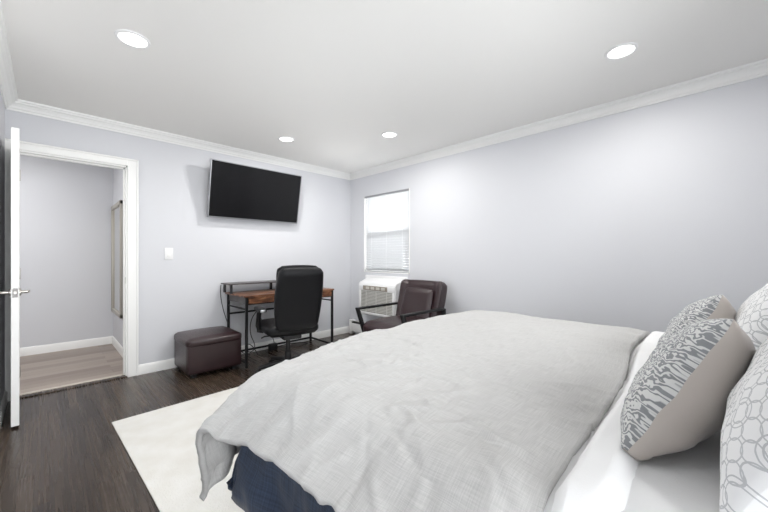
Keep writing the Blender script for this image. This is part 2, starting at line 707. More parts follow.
# baseboards
BP = [(0, 0), (0.014, 0), (0.014, .075), (0.010, .088), (0.006, .095), (0, .098)]
struct(obj('baseboard_back', sweep(BP, (((DX1 + .085, 0), (0, -1)), ((0, 0), (0, -1)))), M_trim, angle=0.3))
struct(obj('baseboard_left', sweep(BP, (((XL, 0), (1, 0)), ((XL, YF), (1, 0)))), M_trim, angle=0.3))
struct(obj('baseboard_front', sweep(BP, (((XL, YF), (0, 1)), ((0, YF), (0, 1)))), M_trim, angle=0.3))
BPh = [(d, z + .012) for d, z in BP]
struct(obj('baseboard_hallway_back', sweep(BPh, (((HX0, HY1), (0, -1)), ((HX1, HY1), (-1, -1)))), M_trim, angle=0.3))
struct(obj('baseboard_hallway_right', sweep(BPh, (((HX1, HY1), (-1, -1)), ((HX1, WT), (-1, 0)))), M_trim, angle=0.3))

# door casing (flat stock with a back band), jamb lining and threshold
bm = bm_new()
CW, CH = 0.085, 0.07


def casing_piece(bm, x0, x1, z0, z1):
    add_box(bm, x0, x1, -0.018, 0.0, z0, z1, 0.003, 1)


casing_piece(bm, DX1, DX1 + CW, 0, DZ + CH)
casing_piece(bm, DX0 - CW + .003, DX0, 0, DZ + CH)
casing_piece(bm, DX0 - .001, DX1 + .001, DZ, DZ + CH)
add_box(bm, DX1 + CW - .016, DX1 + CW, -0.026, 0, 0, DZ + CH, .003, 1)
add_box(bm, DX0 - CW + .003, DX1 + CW, -0.026, 0, DZ + CH - .016, DZ + CH, .003, 1)
struct(obj('trim_5', bm, M_trim, smooth=False))
bm = bm_new()
add_box(bm, DX1 - .012, DX1, -.002, WT + .002, 0.012, DZ)
add_box(bm, DX0, DX0 + .004, -.002, WT + .002, 0.012, DZ)
add_box(bm, DX0, DX1, -.002, WT + .002, DZ - .012, DZ)
add_box(bm, DX1 - .024, DX1 - .01, .045, .08, 0.012, DZ - .01)
add_box(bm, DX0, DX1, .045, .08, DZ - .024, DZ - .01)
jamb = struct(obj('trim_6', bm, M_trim, smooth=False))
obj('strike_plate', box(DX1 - .0135, DX1 - .0115, .005, .035, .90, .96), M_chrome, jamb, smooth=False)
thr = struct(obj('trim_7', box(DX0, DX1, -.012, .058, 0.0, .010, .004, 2), M_floor))
obj('nosing', box(DX0, DX1, .050, .085, 0.006, .019, .005, 2), mat('pale_nosing', (196, 188, 178), .4), thr)

# the open door (hinged at the opening's far jamb, folded back against the side wall)
door = struct(obj('door_1', box(-.039, 0, -.676, 0, 0.015, 2.027, .002, 1), M_trim, smooth=False))
door.location = (-3.472, -0.008, 0)
door.rotation_euler = (0, 0, math.radians(2.15))
for side in (1, -1):
    xs = 0 if side > 0 else -.039
    bm = lathe([(0, 0), (.026, 0), (.026, .006), (.022, .009), (.011, .010), (.011, .04), (0, .04)], 24,
               T((xs, -.616, .915)) @ R(side * PI / 2, 4, 'Y'))
    hd = obj('handle_rose', bm, M_chrome, door)
    xo = xs + side * .043
    bm = tube(bezier((xo - side * .004, -.622, .915), (xo + side * .004, -.594, .915), (xo + side * .004, -.554, .917), (xo + side * .002, -.50, .912), 10),
              [.0095, .0095, .009, .009, .0085, .008, .008, .0075, .007, .007, .006])
    obj('lever', bm, M_chrome, hd)
pl = obj('latch_plate', box(-.032, -.007, -.6775, -.6755, .883, .945, .001, 1), mat('dull_nickel', (128, 126, 124), .4, metal=.8), door, smooth=False)
obj('latch_bolt', box(-.026, -.013, -.685, -.677, .905, .925, .002, 1), M_chrome, pl)
for z in (.22, 1.02, 1.82):
    obj('hinge', tube([(.002, -.002, z - .045), (.002, -.002, z + .045)], .005), M_chrome, door)

# window in the right wall: sash frame, meeting rail and glass
w1 = struct(obj('window_1', box(.085, .115, WY0, WY1, WZ0, WZ0 + .04), M_trim, smooth=False))
bm = bm_new()
add_box(bm, .085, .115, WY0, WY0 + .04, WZ0, WZ1)
add_box(bm, .085, .115, WY1 - .04, WY1, WZ0, WZ1)
add_box(bm, .085, .115, WY0, WY1, WZ1 - .04, WZ1)
obj('window_frame', bm, M_trim, w1, smooth=False)
obj('meeting_rail', box(.075, .115, WY0, WY1, 1.435, 1.48), M_trim, w1, smooth=False)
obj('pane', box(.098, .102, WY0 + .04, WY1 - .04, WZ0 + .04, 1.435), M_glass, w1, smooth=False)
obj('pane', box(.098, .102, WY0 + .04, WY1 - .04, 1.48, WZ1 - .04), M_glass, w1, smooth=False)
obj('insect_screen', box(.108, .110, WY0 + .04, WY1 - .04, WZ0 + .04, 1.46), M_screenmesh, w1, smooth=False)
bm = bm_new()
add_box(bm, -.004, .085, WY0, WY0 + .014, WZ0, WZ1)
add_box(bm, -.004, .085, WY1 - .014, WY1, WZ0, WZ1)
add_box(bm, -.004, .085, WY0, WY1, WZ0, WZ0 + .012)
obj('window_jamb', bm, M_trim, w1, smooth=False)

# unseen windows added to light the room: behind the camera and in the side wall
def added_day_window(name, x0, x1, y0, y1, z0, z1, along_x, power, light_loc, light_rot):
    w = struct(obj(name, box(x0, x1, y0, y1, z0, z0 + .05), M_trim, smooth=False))
    bm = bm_new()
    add_box(bm, x0, x1, y0, y1, z1 - .05, z1)
    if along_x:
        for a in (x0, (x0 + x1) / 2 - .025, x1 - .05):
            add_box(bm, a, a + .05, y0, y1, z0 + .05, z1 - .05)
    else:
        for a in (y0, (y0 + y1) / 2 - .025, y1 - .05):
            add_box(bm, x0, x1, a, a + .05, z0 + .05, z1 - .05)
    obj('window_frame', bm, M_trim, w, smooth=False)
    if along_x:
        obj('pane', box(x0 + .05, x1 - .05, (y0 + y1) / 2 - .002, (y0 + y1) / 2 + .002, z0 + .05, z1 - .05), M_glass, w, smooth=False)
    else:
        obj('pane', box((x0 + x1) / 2 - .002, (x0 + x1) / 2 + .002, y0 + .05, y1 - .05, z0 + .05, z1 - .05), M_glass, w, smooth=False)
    if not power:
        return
    l = bpy.data.lights.new('daylight', 'AREA')  # area lamp added outside the made-up window as daylight
    l.shape = 'RECTANGLE'
    l.size = (x1 - x0) if along_x else (y1 - y0)
    l.size_y = z1 - z0
    l.energy = power
    l.color = (0.97, 0.985, 1.0)
    o = bpy.data.objects.new('daylight', l)
    o.location = light_loc
    o.rotation_euler = light_rot
    COL.objects.link(o)


added_day_window('added_window_2', FX0, FX1, YF - .10, YF - .06, FZ0, FZ1, True, DAY_POWER,
           ((FX0 + FX1) / 2, YF - .16, (FZ0 + FZ1) / 2), (PI / 2, 0, 0))
added_day_window('added_window_4', GX0, GX1, YF - .10, YF - .06, GZ0, GZ1, True, HEAD_POWER,
           ((GX0 + GX1) / 2, YF - .16, (GZ0 + GZ1) / 2), (PI / 2, 0, 0))
added_day_window('added_window_3', XL - .10, XL - .06, SY0, SY1, SZ0, SZ1, False, 0,
           (XL - .16, (SY0 + SY1) / 2, (SZ0 + SZ1) / 2), (PI / 2, 0, -PI / 2))

l = bpy.data.lights.new('daylight', 'AREA')
l.shape = 'RECTANGLE'
l.size, l.size_y = WY1 - WY0, WZ1 - WZ0
l.energy = WIN_POWER
o = bpy.data.objects.new('daylight', l)
o.location = (.20, (WY0 + WY1) / 2, (WZ0 + WZ1) / 2)
o.rotation_euler = (PI / 2, 0, PI / 2)
COL.objects.link(o)

# ------------------------------------------------------------------ recessed ceiling lights
def recessed(loc, label, power=CAN_POWER):
    t = thing('recessed_light', label, 'ceiling light', loc, 0, 'recessed ceiling lights')
    obj('trim_ring', lathe([(.066, -.001), (.070, -.008), (.082, -.006), (.086, 0), (.066, 0)], 40), M_white_plastic, t)
    obj('lens', lathe([(0, -.006), (.060, -.006), (.066, -.003), (.066, 0), (0, 0)], 40), M_lens, t)
    l = bpy.data.lights.new('lamp', 'AREA')
    l.shape = 'DISK'
    l.size = 0.12
    l.energy = power
    l.color = (1.0, 0.985, 0.96)
    lo = bpy.data.objects.new('lamp', l)
    lo.location = (0, 0, -.012)
    lo.parent = t
    COL.objects.link(lo)
    return t


recessed((-2.962, -1.635, H), 'round white recessed light in the ceiling in front of the open door')
recessed((-0.824, -3.612, H), 'round white recessed light in the ceiling above the pillows end of the bed')
recessed((-1.498, -0.751, H), 'small looking round recessed light in the ceiling just in front of the television')
recessed((-0.813, -1.624, H), 'round white recessed light in the ceiling closest to the window with blinds')
h = recessed((-3.95, 0.62, H), 'added unseen round light in the hallway ceiling beyond the door', HALL_POWER)  # lamp added out of view to light the area beyond the door

# ------------------------------------------------------------------ rug
rug = obj('area_rug', box(0, 2.05, -3.0, 0, 0.001, .009, .003, 2), M_rug)
rug.location = (-2.997, -1.05, 0)
rug.rotation_euler = (0, 0, math.radians(2.0))
tag(rug, 'large cream low pile rug on the dark floor under the bed', 'rug')

# ------------------------------------------------------------------ television on a tilting bracket
tv = thing('television', 'flat black television with thin silver frame tilted down on the wall above the desk', 'television', (-1.523, -0.078, 1.593))
Mt = R(math.radians(10.8), 4, 'X')
tw, th = 1.10, 0.625
obj('screen', xf(box(-tw / 2 + .008, tw / 2 - .008, -.003, .006, .014, th - .008), Mt), M_screen, tv, smooth=False)
bm = bm_new()
add_box(bm, -tw / 2, -tw / 2 + .009, -.007, .02, 0, th)
add_box(bm, tw / 2 - .009, tw / 2, -.007, .02, 0, th)
add_box(bm, -tw / 2, tw / 2, -.007, .02, 0, .015)
add_box(bm, -tw / 2, tw / 2, -.007, .02, th - .009, th)
obj('bezel', xf(bm, Mt), M_silver, tv, smooth=False)
obj('back_shell', xf(box(-tw / 2 + .01, tw / 2 - .01, .006, .030, .01, th - .01, .004, 2), Mt), M_black_plastic, tv)
bm = bm_new()
add_box(bm, -.22, .22, .056, .076, .18, .48, .003, 1)
add_box(bm, -.20, -.16, -.02, .06, .20, .44, .004, 1)
add_box(bm, .16, .20, -.02, .06, .20, .44, .004, 1)
obj('wall_bracket', bm, M_black_metal, tv)

# ------------------------------------------------------------------ light switch
sw = thing('light_switch', 'white light switch plate on the wall between the doorway and the desk', 'light switch', (-2.42, 0, 1.13))
obj('plate', box(-.038, .038, -.006, 0, 0, .120, .003, 2), M_white_plastic, sw)
obj('rocker', box(-.017, .017, -.010, -.005, .027, .093, .002, 2), M_trim, sw)

# ------------------------------------------------------------------ mirror in the hallway
mr = thing('wall_mirror', 'tall framed mirror on the hallway wall seen through the doorway', 'mirror', (HX1, 1.20, .45))
bm = bm_new()
for (a, b_, c, d) in ((-.38, -.335, 0, 1.36), (.335, .38, 0, 1.36), (-.38, .38, 0, .045), (-.38, .38, 1.315, 1.36)):
    add_box(bm, -.03, 0, a, b_, c, d, .004, 2)
obj('frame', bm, M_bronze, mr)
obj('glass', box(-.014, -.004, -.34, .34, .04, 1.32), M_mirror, mr, smooth=False)

# ------------------------------------------------------------------ window blind
bl = thing('window_blind', 'white venetian blind closed in the window above the air conditioner', 'blind', (0.03, (WY0 + WY1) / 2, WZ0))
hw = (WY1 - WY0) / 2 - .016
obj('head_rail', box(-.034, .020, -hw - .012, hw + .012, 1.085, 1.109, .002, 1), M_grey_strip, bl, smooth=False)
bm = bm_new()
nz = 31
for i in range(nz):
    z = .045 + i * (1.035 / (nz - 1))
    add_box(bm, -.019, .019, -hw, hw, -.0008, .0008, M=T((0, 0, z)) @ R(math.radians(58), 4, 'Y'))
obj('slats', bm, M_slat, bl, smooth=False)
obj('bottom_rail', box(-.028, .012, -hw - .008, hw + .008, .002, .022, .003, 1), M_grey_strip, bl, smooth=False)
bm = bm_new()
for y in (-.3, 0, .3):
    add_tube(bm, [(-.013, y, .02), (-.013, y, 1.09)], .0008, 6)
obj('ladder_cord', bm, M_white_plastic, bl)
obj('tilt_wand', tube([(-.026, hw - .06, 1.08), (-.028, hw - .06, .55)], .004, 8), M_white_plastic, bl)

# ------------------------------------------------------------------ through-wall air conditioner
ac = thing('air_conditioner', 'white air conditioner set in the wall below the window, behind the armchair', 'air conditioner', (0, -0.77, 0.36))
aw = .355
bm = bm_new()
prof = [(0, 0), (-.17, 0), (-.185, .02), (-.185, .42), (-.165, .445), (-.02, .50), (0, .50)]
va = [bm.verts.new((x, -aw, z)) for x, z in prof]
vb = [bm.verts.new((x, aw, z)) for x, z in prof]
for k in range(len(prof)):
    bm.faces.new((va[k], va[(k + 1) % len(prof)], vb[(k + 1) % len(prof)], vb[k]))
bm.faces.new(va)
bm.faces.new(vb[::-1])
obj('case', bm, M_white_plastic, ac, smooth=False)
obj('sleeve_frame', box(-.03, .0, -aw - .04, aw + .04, -.03, .535, .004, 2), M_white_plastic, ac)
fb = bm_new()
add_box(fb, -.200, -.180, -aw + .01, aw - .01, .335, .41, .006, 2)
add_box(fb, -.200, -.180, -aw + .01, -aw + .05, .02, .34, .004, 2)
add_box(fb, -.200, -.180, aw - .05, aw - .01, .02, .34, .004, 2)
add_box(fb, -.200, -.180, -aw + .01, aw - .01, .012, .04, .004, 2)
obj('front_frame', fb, M_white_plastic, ac)
gr = bm_new()
for i in range(15):
    z = .055 + i * .0195
    add_box(gr, -.197, -.183, -aw + .04, aw - .04, z, z + .009, M=None)
for y in (-.2, 0, .2):
    add_box(gr, -.194, -.184, y - .004, y + .004, .04, .34)
obj('grille', gr, mat('pale_grille', (214, 213, 208), .5), ac, smooth=False)
obj('grille_back', box(-.187, -.184, -aw + .03, aw - .03, .03, .345), mat('grille_shadow', (160, 158, 152), .7), ac, smooth=False)
cp = obj('control_panel', box(-.204, -.198, -.22, .25, .342, .404, .002, 1), M_beige_plastic, ac, smooth=False)
for k in range(4):
    obj('control_button', box(-.207, -.203, -.18 + k * .10, -.11 + k * .10, .355, .392, .002, 1), mat('button_grey', (206, 202, 194), .5), cp)

# ------------------------------------------------------------------ baseboard heater
hb = thing('baseboard_heater', 'low white baseboard heater with dark slot along the window wall', 'heater', (0, 0, 0))
HY0, HY1b = -3.5, -.05
bm = bm_new()
add_box(bm, -.012, 0, HY0, HY1b, .0, .205)
add_box(bm, -.066, -.058, HY0, HY1b, .045, .165, .002, 1)
add_box(bm, -.05, 0, HY0, HY1b, .195, .205, .002, 1)
obj('cover', bm, M_trim, hb, smooth=False)
for y in (HY0, HY1b - .05):
    obj('end_cap', box(-.070, 0, y, y + .05, 0, .21, .006, 2), M_trim, hb)
bm = box(-.055, -.012, HY0 + .05, HY1b - .05, .05, .18)
obj('fins', bm, M_dark_slot, hb, smooth=False)

# ------------------------------------------------------------------ leather ottoman
ot = thing('storage_ottoman', 'dark brown leather ottoman on the floor beside the desk', 'ottoman', (-2.130, -.280, 0))
obj('body', xf(cushion(.505, .485, .30, .010, .022, 14), T((0, 0, .035))), M_dark_leather, ot)
obj('lid', xf(cushion(.508, .488, .085, .030, .028, 16, .8), T((0, 0, .29))), M_dark_leather, ot)
obj('piping', tube([(-.245, -.245, .331), (.245, -.245, .331)], .003, 8), M_dark_leather, ot)
for sx in (-1, 1):
    for sy in (-1, 1):
        obj('foot', box(sx * .19 - .025, sx * .19 + .025, sy * .185 - .025, sy * .185 + .025, 0, .04, .004, 1), M_black_plastic, ot)

# ------------------------------------------------------------------ desk with monitor shelf
dk = thing('writing_desk', 'rustic wood desk with black metal legs and raised shelf under the television', 'desk', (-1.30, -.31, 0))
LX, LY = .545, .245
obj('tabletop', box(-.575, .565, -.265, .265, .735, .755, .002, 1), M_wood, dk, smooth=False)
for sx in (-1, 1):
    for sy in (-1, 1):
        obj('leg', box(sx * LX - .0125, sx * LX + .0125, sy * LY - .0125, sy * LY + .0125, 0.0, .735, .002, 1), M_black_metal, dk, smooth=False)
    obj('side_rail', box(sx * LX - .010, sx * LX + .010, -LY, LY, .045, .065, .002, 1), M_black_metal, dk, smooth=False)
    obj('side_rail', box(sx * LX - .010, sx * LX + .010, -LY, LY, .60, .615, .002, 1), M_black_metal, dk, smooth=False)
    obj('side_panel', box(sx * (LX - .004) - .004, sx * (LX - .004) + .004, -LY + .012, LY - .012, .66, .735), M_shelf_top, dk, smooth=False)
obj('back_rail', box(-LX, LX, LY - .010, LY + .010, .50, .52, .002, 1), M_black_metal, dk, smooth=False)
obj('back_rail', box(-LX, LX, LY - .010, LY + .010, .045, .065, .002, 1), M_black_metal, dk, smooth=False)
for x0, x1 in ((-.525, -.005), (.005, .525)):
    dr = obj('drawer', box(x0, x1, -.262, .15, .665, .733, .003, 1), M_wood, dk, smooth=False)
    obj('drawer_bottom', box(x0, x1, -.258, .15, .655, .664), M_black_metal, dr, smooth=False)
sh = obj('monitor_shelf', box(-.62, .53, .03, .275, .850, .864, .002, 1), M_shelf_top, dk, smooth=False)
for x in (-.585, -.03, .50):
    for y in (.06, .25):
        obj('shelf_support', box(x - .008, x + .008, y - .02, y + .02, .755, .850), M_black_metal, sh, smooth=False)

# power strip and cables behind the desk
ps = thing('power_adapter', 'black power adapter on the floor by the baseboard under the desk', 'power adapter', (-1.33, -.113, 0))
obj('body', box(-.05, .05, -.03, .03, 0, .085, .008, 3), M_black_plastic, ps)
obj('lead', tube(bezier((.05, 0, .03), (.3, .02, .05), (.45, .0, .01), (.52, .03, .010), 16), .006), M_black_plastic, ps)
cb = obj('power_cable', tube(bezier((-1.915, -.03, .84), (-1.93, -.012, .70), (-1.88, -.012, .5), (-1.80, -.02, .30), 18)
                             + bezier((-1.79, -.02, .28), (-1.74, -.03, .12), (-1.72, -.1, .01), (-1.62, -.12, .008), 12), .004, 8), M_black_plastic)
tag(cb, 'thin black cable trailing down the wall behind the desk from its raised shelf', 'cable')
cb = obj('power_cable', tube(bezier((-1.46, -.04, .52), (-1.62, -.06, .45), (-1.60, -.04, .25), (-1.56, -.06, .16), 14)
                             + bezier((-1.555, -.06, .15), (-1.50, -.10, .006), (-1.70, -.16, .006), (-1.66, -.13, .12), 14)
                             + bezier((-1.655, -.13, .125), (-1.63, -.11, .16), (-1.58, -.14, .09), (-1.56, -.20, .006), 10), .005, 8), M_black_plastic)
tag(cb, 'black cable looped on the floor beneath the desk', 'cable')
cb = obj('power_cable', tube(bezier((-1.46, -.04, .42), (-1.40, -.05, .30), (-1.33, -.05, .28), (-1.31, -.108, .088), 14), .004, 8), M_black_plastic)
tag(cb, 'thin cable running down to the black adapter under the desk', 'cable')
cb = obj('power_cable', tube(bezier((-1.02, -.03, .42), (-.98, -.03, .36), (-.95, -.03, .30), (-.97, -.03, .18), 12)
                             + bezier((-.972, -.03, .17), (-.98, -.03, .10), (-1.0, -.05, .01), (-1.08, -.06, .006), 8), .004, 8), M_white_plastic)
tag(cb, 'pale cable hanging behind the office chair down to the baseboard', 'cable')

# ------------------------------------------------------------------ office chair
oc = thing('office_chair', 'black leather high back office chair on casters turned to the desk', 'office chair', (-1.572, -.918, 0), math.radians(-12))
obj('seat', xf(cushion(.50, .48, .10, .02, .045, 12), T((0, .02, .40))), M_black_leather, oc)


def office_back():
    t = cushion(.42, .10, .59, .012, .04, 16)
    for v in t.verts:
        z = v.co.z / .59
        v.co.x *= 0.90 + .16 * math.sin(PI * min(1, max(0, z * .75 + .1)))
        v.co.y += -.05 * (z - .3) ** 2 - .02 * (1 - (v.co.x / .24) ** 2) * 0.5
        v.co.z += 0
    return xf(t, T((0.015, -.225, .475)) @ R(math.radians(12), 4, 'X'))


bk = obj('backrest', office_back(), M_black_leather, oc)
t = cushion(.40, .05, .15, .02, .024, 10)
obj('headrest_pad', xf(t, T((0.015, -.262, .915)) @ R(math.radians(14), 4, 'X')), M_black_leather, bk)
for s in (-1, 1):
    bm = bm_new()
    add_tube(bm, [(s * .22, .10, .41), (s * .265, .10, .42), (s * .275, .09, .47), (s * .275, .04, .60), (s * .275, .0, .635)], .024, 10)
    ar = obj('armrest', bm, M_black_plastic, oc)
    obj('arm_pad', xf(cushion(.075, .25, .04, .004, .014, 6), T((s * .275, .0, .625))), M_black_leather, ar)
    obj('arm_cap', box(s * .275 - .026, s * .275 + .026, -.130, -.112, .630, .656, .006, 2), M_silver, ar)
obj('tilt_mechanism', box(-.09, .09, -.16, .10, .345, .405, .012, 2), M_black_plastic, oc)
obj('tilt_lever', tube([(.05, 0, .375), (-.22, .06, .36), (-.25, .065, .345)], .007), M_black_plastic, oc)
obj('gas_column', lathe([(0, .06), (.034, .06), (.034, .20), (.022, .205), (.022, .35), (0, .35)], 20), M_black_plastic, oc)
for k in range(5):
    a = 2 * PI * k / 5 + .62
    c, s = math.cos(a), math.sin(a)
    lg = obj('base_leg', tube([(0.02 * c, .02 * s, .095), (.15 * c, .15 * s, .09), (.29 * c, .29 * s, .072)], [.03, .024, .017], 10), M_black_plastic, oc)
    obj('caster', lathe([(0, -.022), (.026, -.022), (.029, -.015), (.029, .015), (.026, .022), (0, .022)], 20,
                        T((.29 * c, .29 * s, .0295)) @ R(a + .6, 4, 'Z') @ R(PI / 2, 4, 'X')), M_black_plastic, lg)

# ------------------------------------------------------------------ brown leather armchair by the right wall (faces -x)
am = thing('armchair', 'brown leather armchair with black metal arms in front of the air conditioner', 'armchair', (-.60, -1.60, 0))
obj('seat', xf(cushion(.62, .56, .15, .03, .06, 14), T((-.03, 0, .315))), M_brown_leather, am)


def arm_back():
    t = cushion(.13, .60, .56, .012, .05, 18)
    for v in t.verts:
        z = v.co.z / .56
        yy = v.co.y / .30
        v.co.y *= 1.0 - .10 * (1 - z) ** 2
        if v.co.x < 0:
            v.co.x += -.045 * max(0, abs(yy) - .70) / .30 + .0
        v.co.x += .03 * math.sin(z * PI) * .5
    return xf(t, T((.24, 0, .335)) @ R(math.radians(17), 4, 'Y'))


ab = obj('backrest', arm_back(), M_brown_leather, am)
t = cushion(.05, .40, .36, .02, .02, 12)
obj('back_panel', xf(t, T((.20, 0, .44)) @ R(math.radians(17), 4, 'Y')), M_brown_leather, ab)
for s in (-1, 1):
    y = s * .325
    bm = bm_new()
    add_box(bm, -.36, .30, y - .026, y + .026, .588, .612, .006, 2)
    Mx = T((-.345, y, .60)) @ R(math.radians(-20), 4, 'Y')
    add_box(bm, -.016, .016, -.022, .022, -.60, 0.0, .005, 2, Mx)
    arm = obj('arm_frame', bm, M_black_metal, am)
    bm = bm_new()
    add_box(bm, -.22, .34, y - .02, y + .02, .0, .03, .005, 2)
    add_box(bm, .30, .335, y - .02, y + .02, .0, .60, .005, 2)
    obj('leg_frame', bm, M_black_metal, am)
obj('cross_bar', box(.0, .03, -.325, .325, .285, .315, .004, 2), M_black_metal, am)

# ------------------------------------------------------------------ bed
BX0, BX1, BY0, BY1 = -2.72, -.87, -4.56, -2.70
bed = thing('bed', 'wide bed with its foot toward the television wall under a grey duvet', 'bed', ((BX0 + BX1) / 2, (BY0 + BY1) / 2, 0))
bw, bd = (BX1 - BX0) / 2, (BY1 - BY0) / 2
obj('bed_frame', box(-bw, bw, -bd, bd, .13, .20, .01, 2), M_black_metal, bed)
obj('box_spring', xf(cushion(2 * bw, 2 * bd, .22, .0, .03, 6), T((0, 0, .20))), M_sheet, bed)
obj('mattress', xf(cushion(2 * bw, 2 * bd, .24, .0, .05, 8), T((0, 0, .42))), M_sheet, bed)
obj('headboard', box(-bw - .02, bw + .02, -bd - .08, -bd - .005, .1, 1.08, .02, 3), M_headboard, bed)
for sx in (-1, 1):
    for sy in (-1, 1):
        obj('leg', box(sx * (bw - .03) - .03, sx * (bw - .03) + .03, sy * (bd - .03) - .03, sy * (bd - .03) + .03, .010, .14, .004, 1), M_black_metal, bed)


def bend(e, r, phi):
    if e <= 0:
        return 0.0, 0.0
    L = r * phi
    if e < L:
        return r * math.sin(e / r), r * (1 - math.cos(e / r))
    return r * math.sin(phi) + (e - L) * math.cos(phi), r * (1 - math.cos(phi)) + (e - L) * math.sin(phi)


def nz3(x, y, z=0.0):
    return noise.noise(Vector((x, y, z)))


def ridge(x, y, z=0.0):
    return (1 - abs(nz3(x, y, z)) * 2.2)


def drape(name, us, vs, fn, m, thick, parent=None, sub=0):
    bm = bm_new()
    uv = bm.loops.layers.uv.new('UVMap')
    grid = [[bm.verts.new(fn(u, v)) for v in vs] for u in us]
    for i in range(len(us) - 1):
        for j in range(len(vs) - 1):
            f = bm.faces.new((grid[i][j], grid[i + 1][j], grid[i + 1][j + 1], grid[i][j + 1]))
            for lp, (a, b_) in zip(f.loops, ((i, j), (i + 1, j), (i + 1, j + 1), (i, j + 1))):
                lp[uv].uv = (us[a], vs[b_])
    me = bpy.data.meshes.new(name)
    bm.to_mesh(me)
    bm.free()
    me.materials.append(m)
    for p in me.polygons:
        p.use_smooth = True
    o = bpy.data.objects.new(name, me)
    COL.objects.link(o)
    if parent:
        o.parent = parent
    if thick:
        sd = o.modifiers.new('thickness', 'SOLIDIFY')
        sd.thickness = thick
        sd.offset = -1
        sd.use_even_offset = False
    return o


def frange(a, b_, n):
    return [a + (b_ - a) * i / (n - 1) for i in range(n)]


def sm(x, a, b_):
    t = max(0.0, min(1.0, (x - a) / (b_ - a)))
    return t * t * (3 - 2 * t)


# navy blanket hanging over the mattress
NVX0, NVX1, NVY = -2.66, -.94, -2.725


def navy_fn(u, v):
    ex = max(0, NVX0 - u)
    fx = max(0, u - NVX1)
    ey = max(0, v - NVY)
    e = math.hypot(ex + fx, ey)
    e0 = max(e, 1e-9)
    e = min(e, .50)
    g, h_ = bend(e, .09, math.radians(84))
    x = min(max(u, NVX0), NVX1)
    y = min(v, NVY)
    if e > 0:
        x += g * (fx - ex) / e0
        y += g * ey / e0
    z = .675 - h_
    w = sm(e, .16, .40)
    p = nz3(u * 3.1, v * 5.2, 3.3) * .030 * w + ridge(u * 6 + v * 2, v * 9, 7) * .012 * w + .016 * w * nz3(u * 9, v * 12, 15.0)
    # quilted puffs low on the drop
    p += .022 * w * math.sin(v * 13 + 1.2 * nz3(v * 3, u * 2, 1)) * (.4 + .6 * w)
    if e > 0:
        x += p * (fx - ex) / e0
        y += p * ey / e0
    z += .012 * nz3(v * 6, u * 6, 9.0) * w
    return Vector((x, y, z))


nav = drape('navy_blanket', frange(-3.16, -.5, 90), frange(-3.74, -2.27, 90), navy_fn, M_navy, .0)
sd = nav.modifiers.new('thickness', 'SOLIDIFY')
sd.thickness = .018
sd.offset = -1
tag(nav, 'crumpled navy blue blanket hanging from the bed beneath the grey duvet', 'blanket')

# grey duvet
DVX0, DVX1, DVY, DVH = -2.62, -.97, -2.720, .738
DU0, DU1, DV0, DV1 = -2.925, -.55, -3.80, -2.285


def hem_shift(u):
    return .05 * sm(u, -1.9, -1.0) - .035 * sm(u, -1.8, -2.6) - .010 * math.sin(u * 6.0 + 1.0)


rc = random.Random(11)
CREASE = []
for _ in range(120):
    cu, cv = rc.uniform(-2.9, -1.2), rc.uniform(-3.75, -2.5)
    if rc.random() < .45:
        cu = rc.uniform(-2.9, -2.2)
    an = rc.choice((.3, .75, 2.2, 1.2)) + rc.uniform(-.4, .4)
    CREASE.append((cu, cv, math.cos(an), math.sin(an), rc.uniform(.05, .19), rc.uniform(.006, .013), rc.uniform(.004, .0105) * rc.choice((1, 1, -.7)), rc.uniform(-2.0, 2.0)))


def creases(u, v):
    t = 0.0
    for cu, cv, c, s, L, wd, am, k in CREASE:
        du, dv_ = u - cu, v - cv
        p = (du * c + dv_ * s) / L
        if abs(p) > 1:
            continue
        q = -du * s + dv_ * c - k * .06 * p * p * L / .15 * .3
        if abs(q) > wd * 3.5:
            continue
        t += am * (1 - p * p) ** 1.5 * math.exp(-(q / wd) ** 2)
    return t


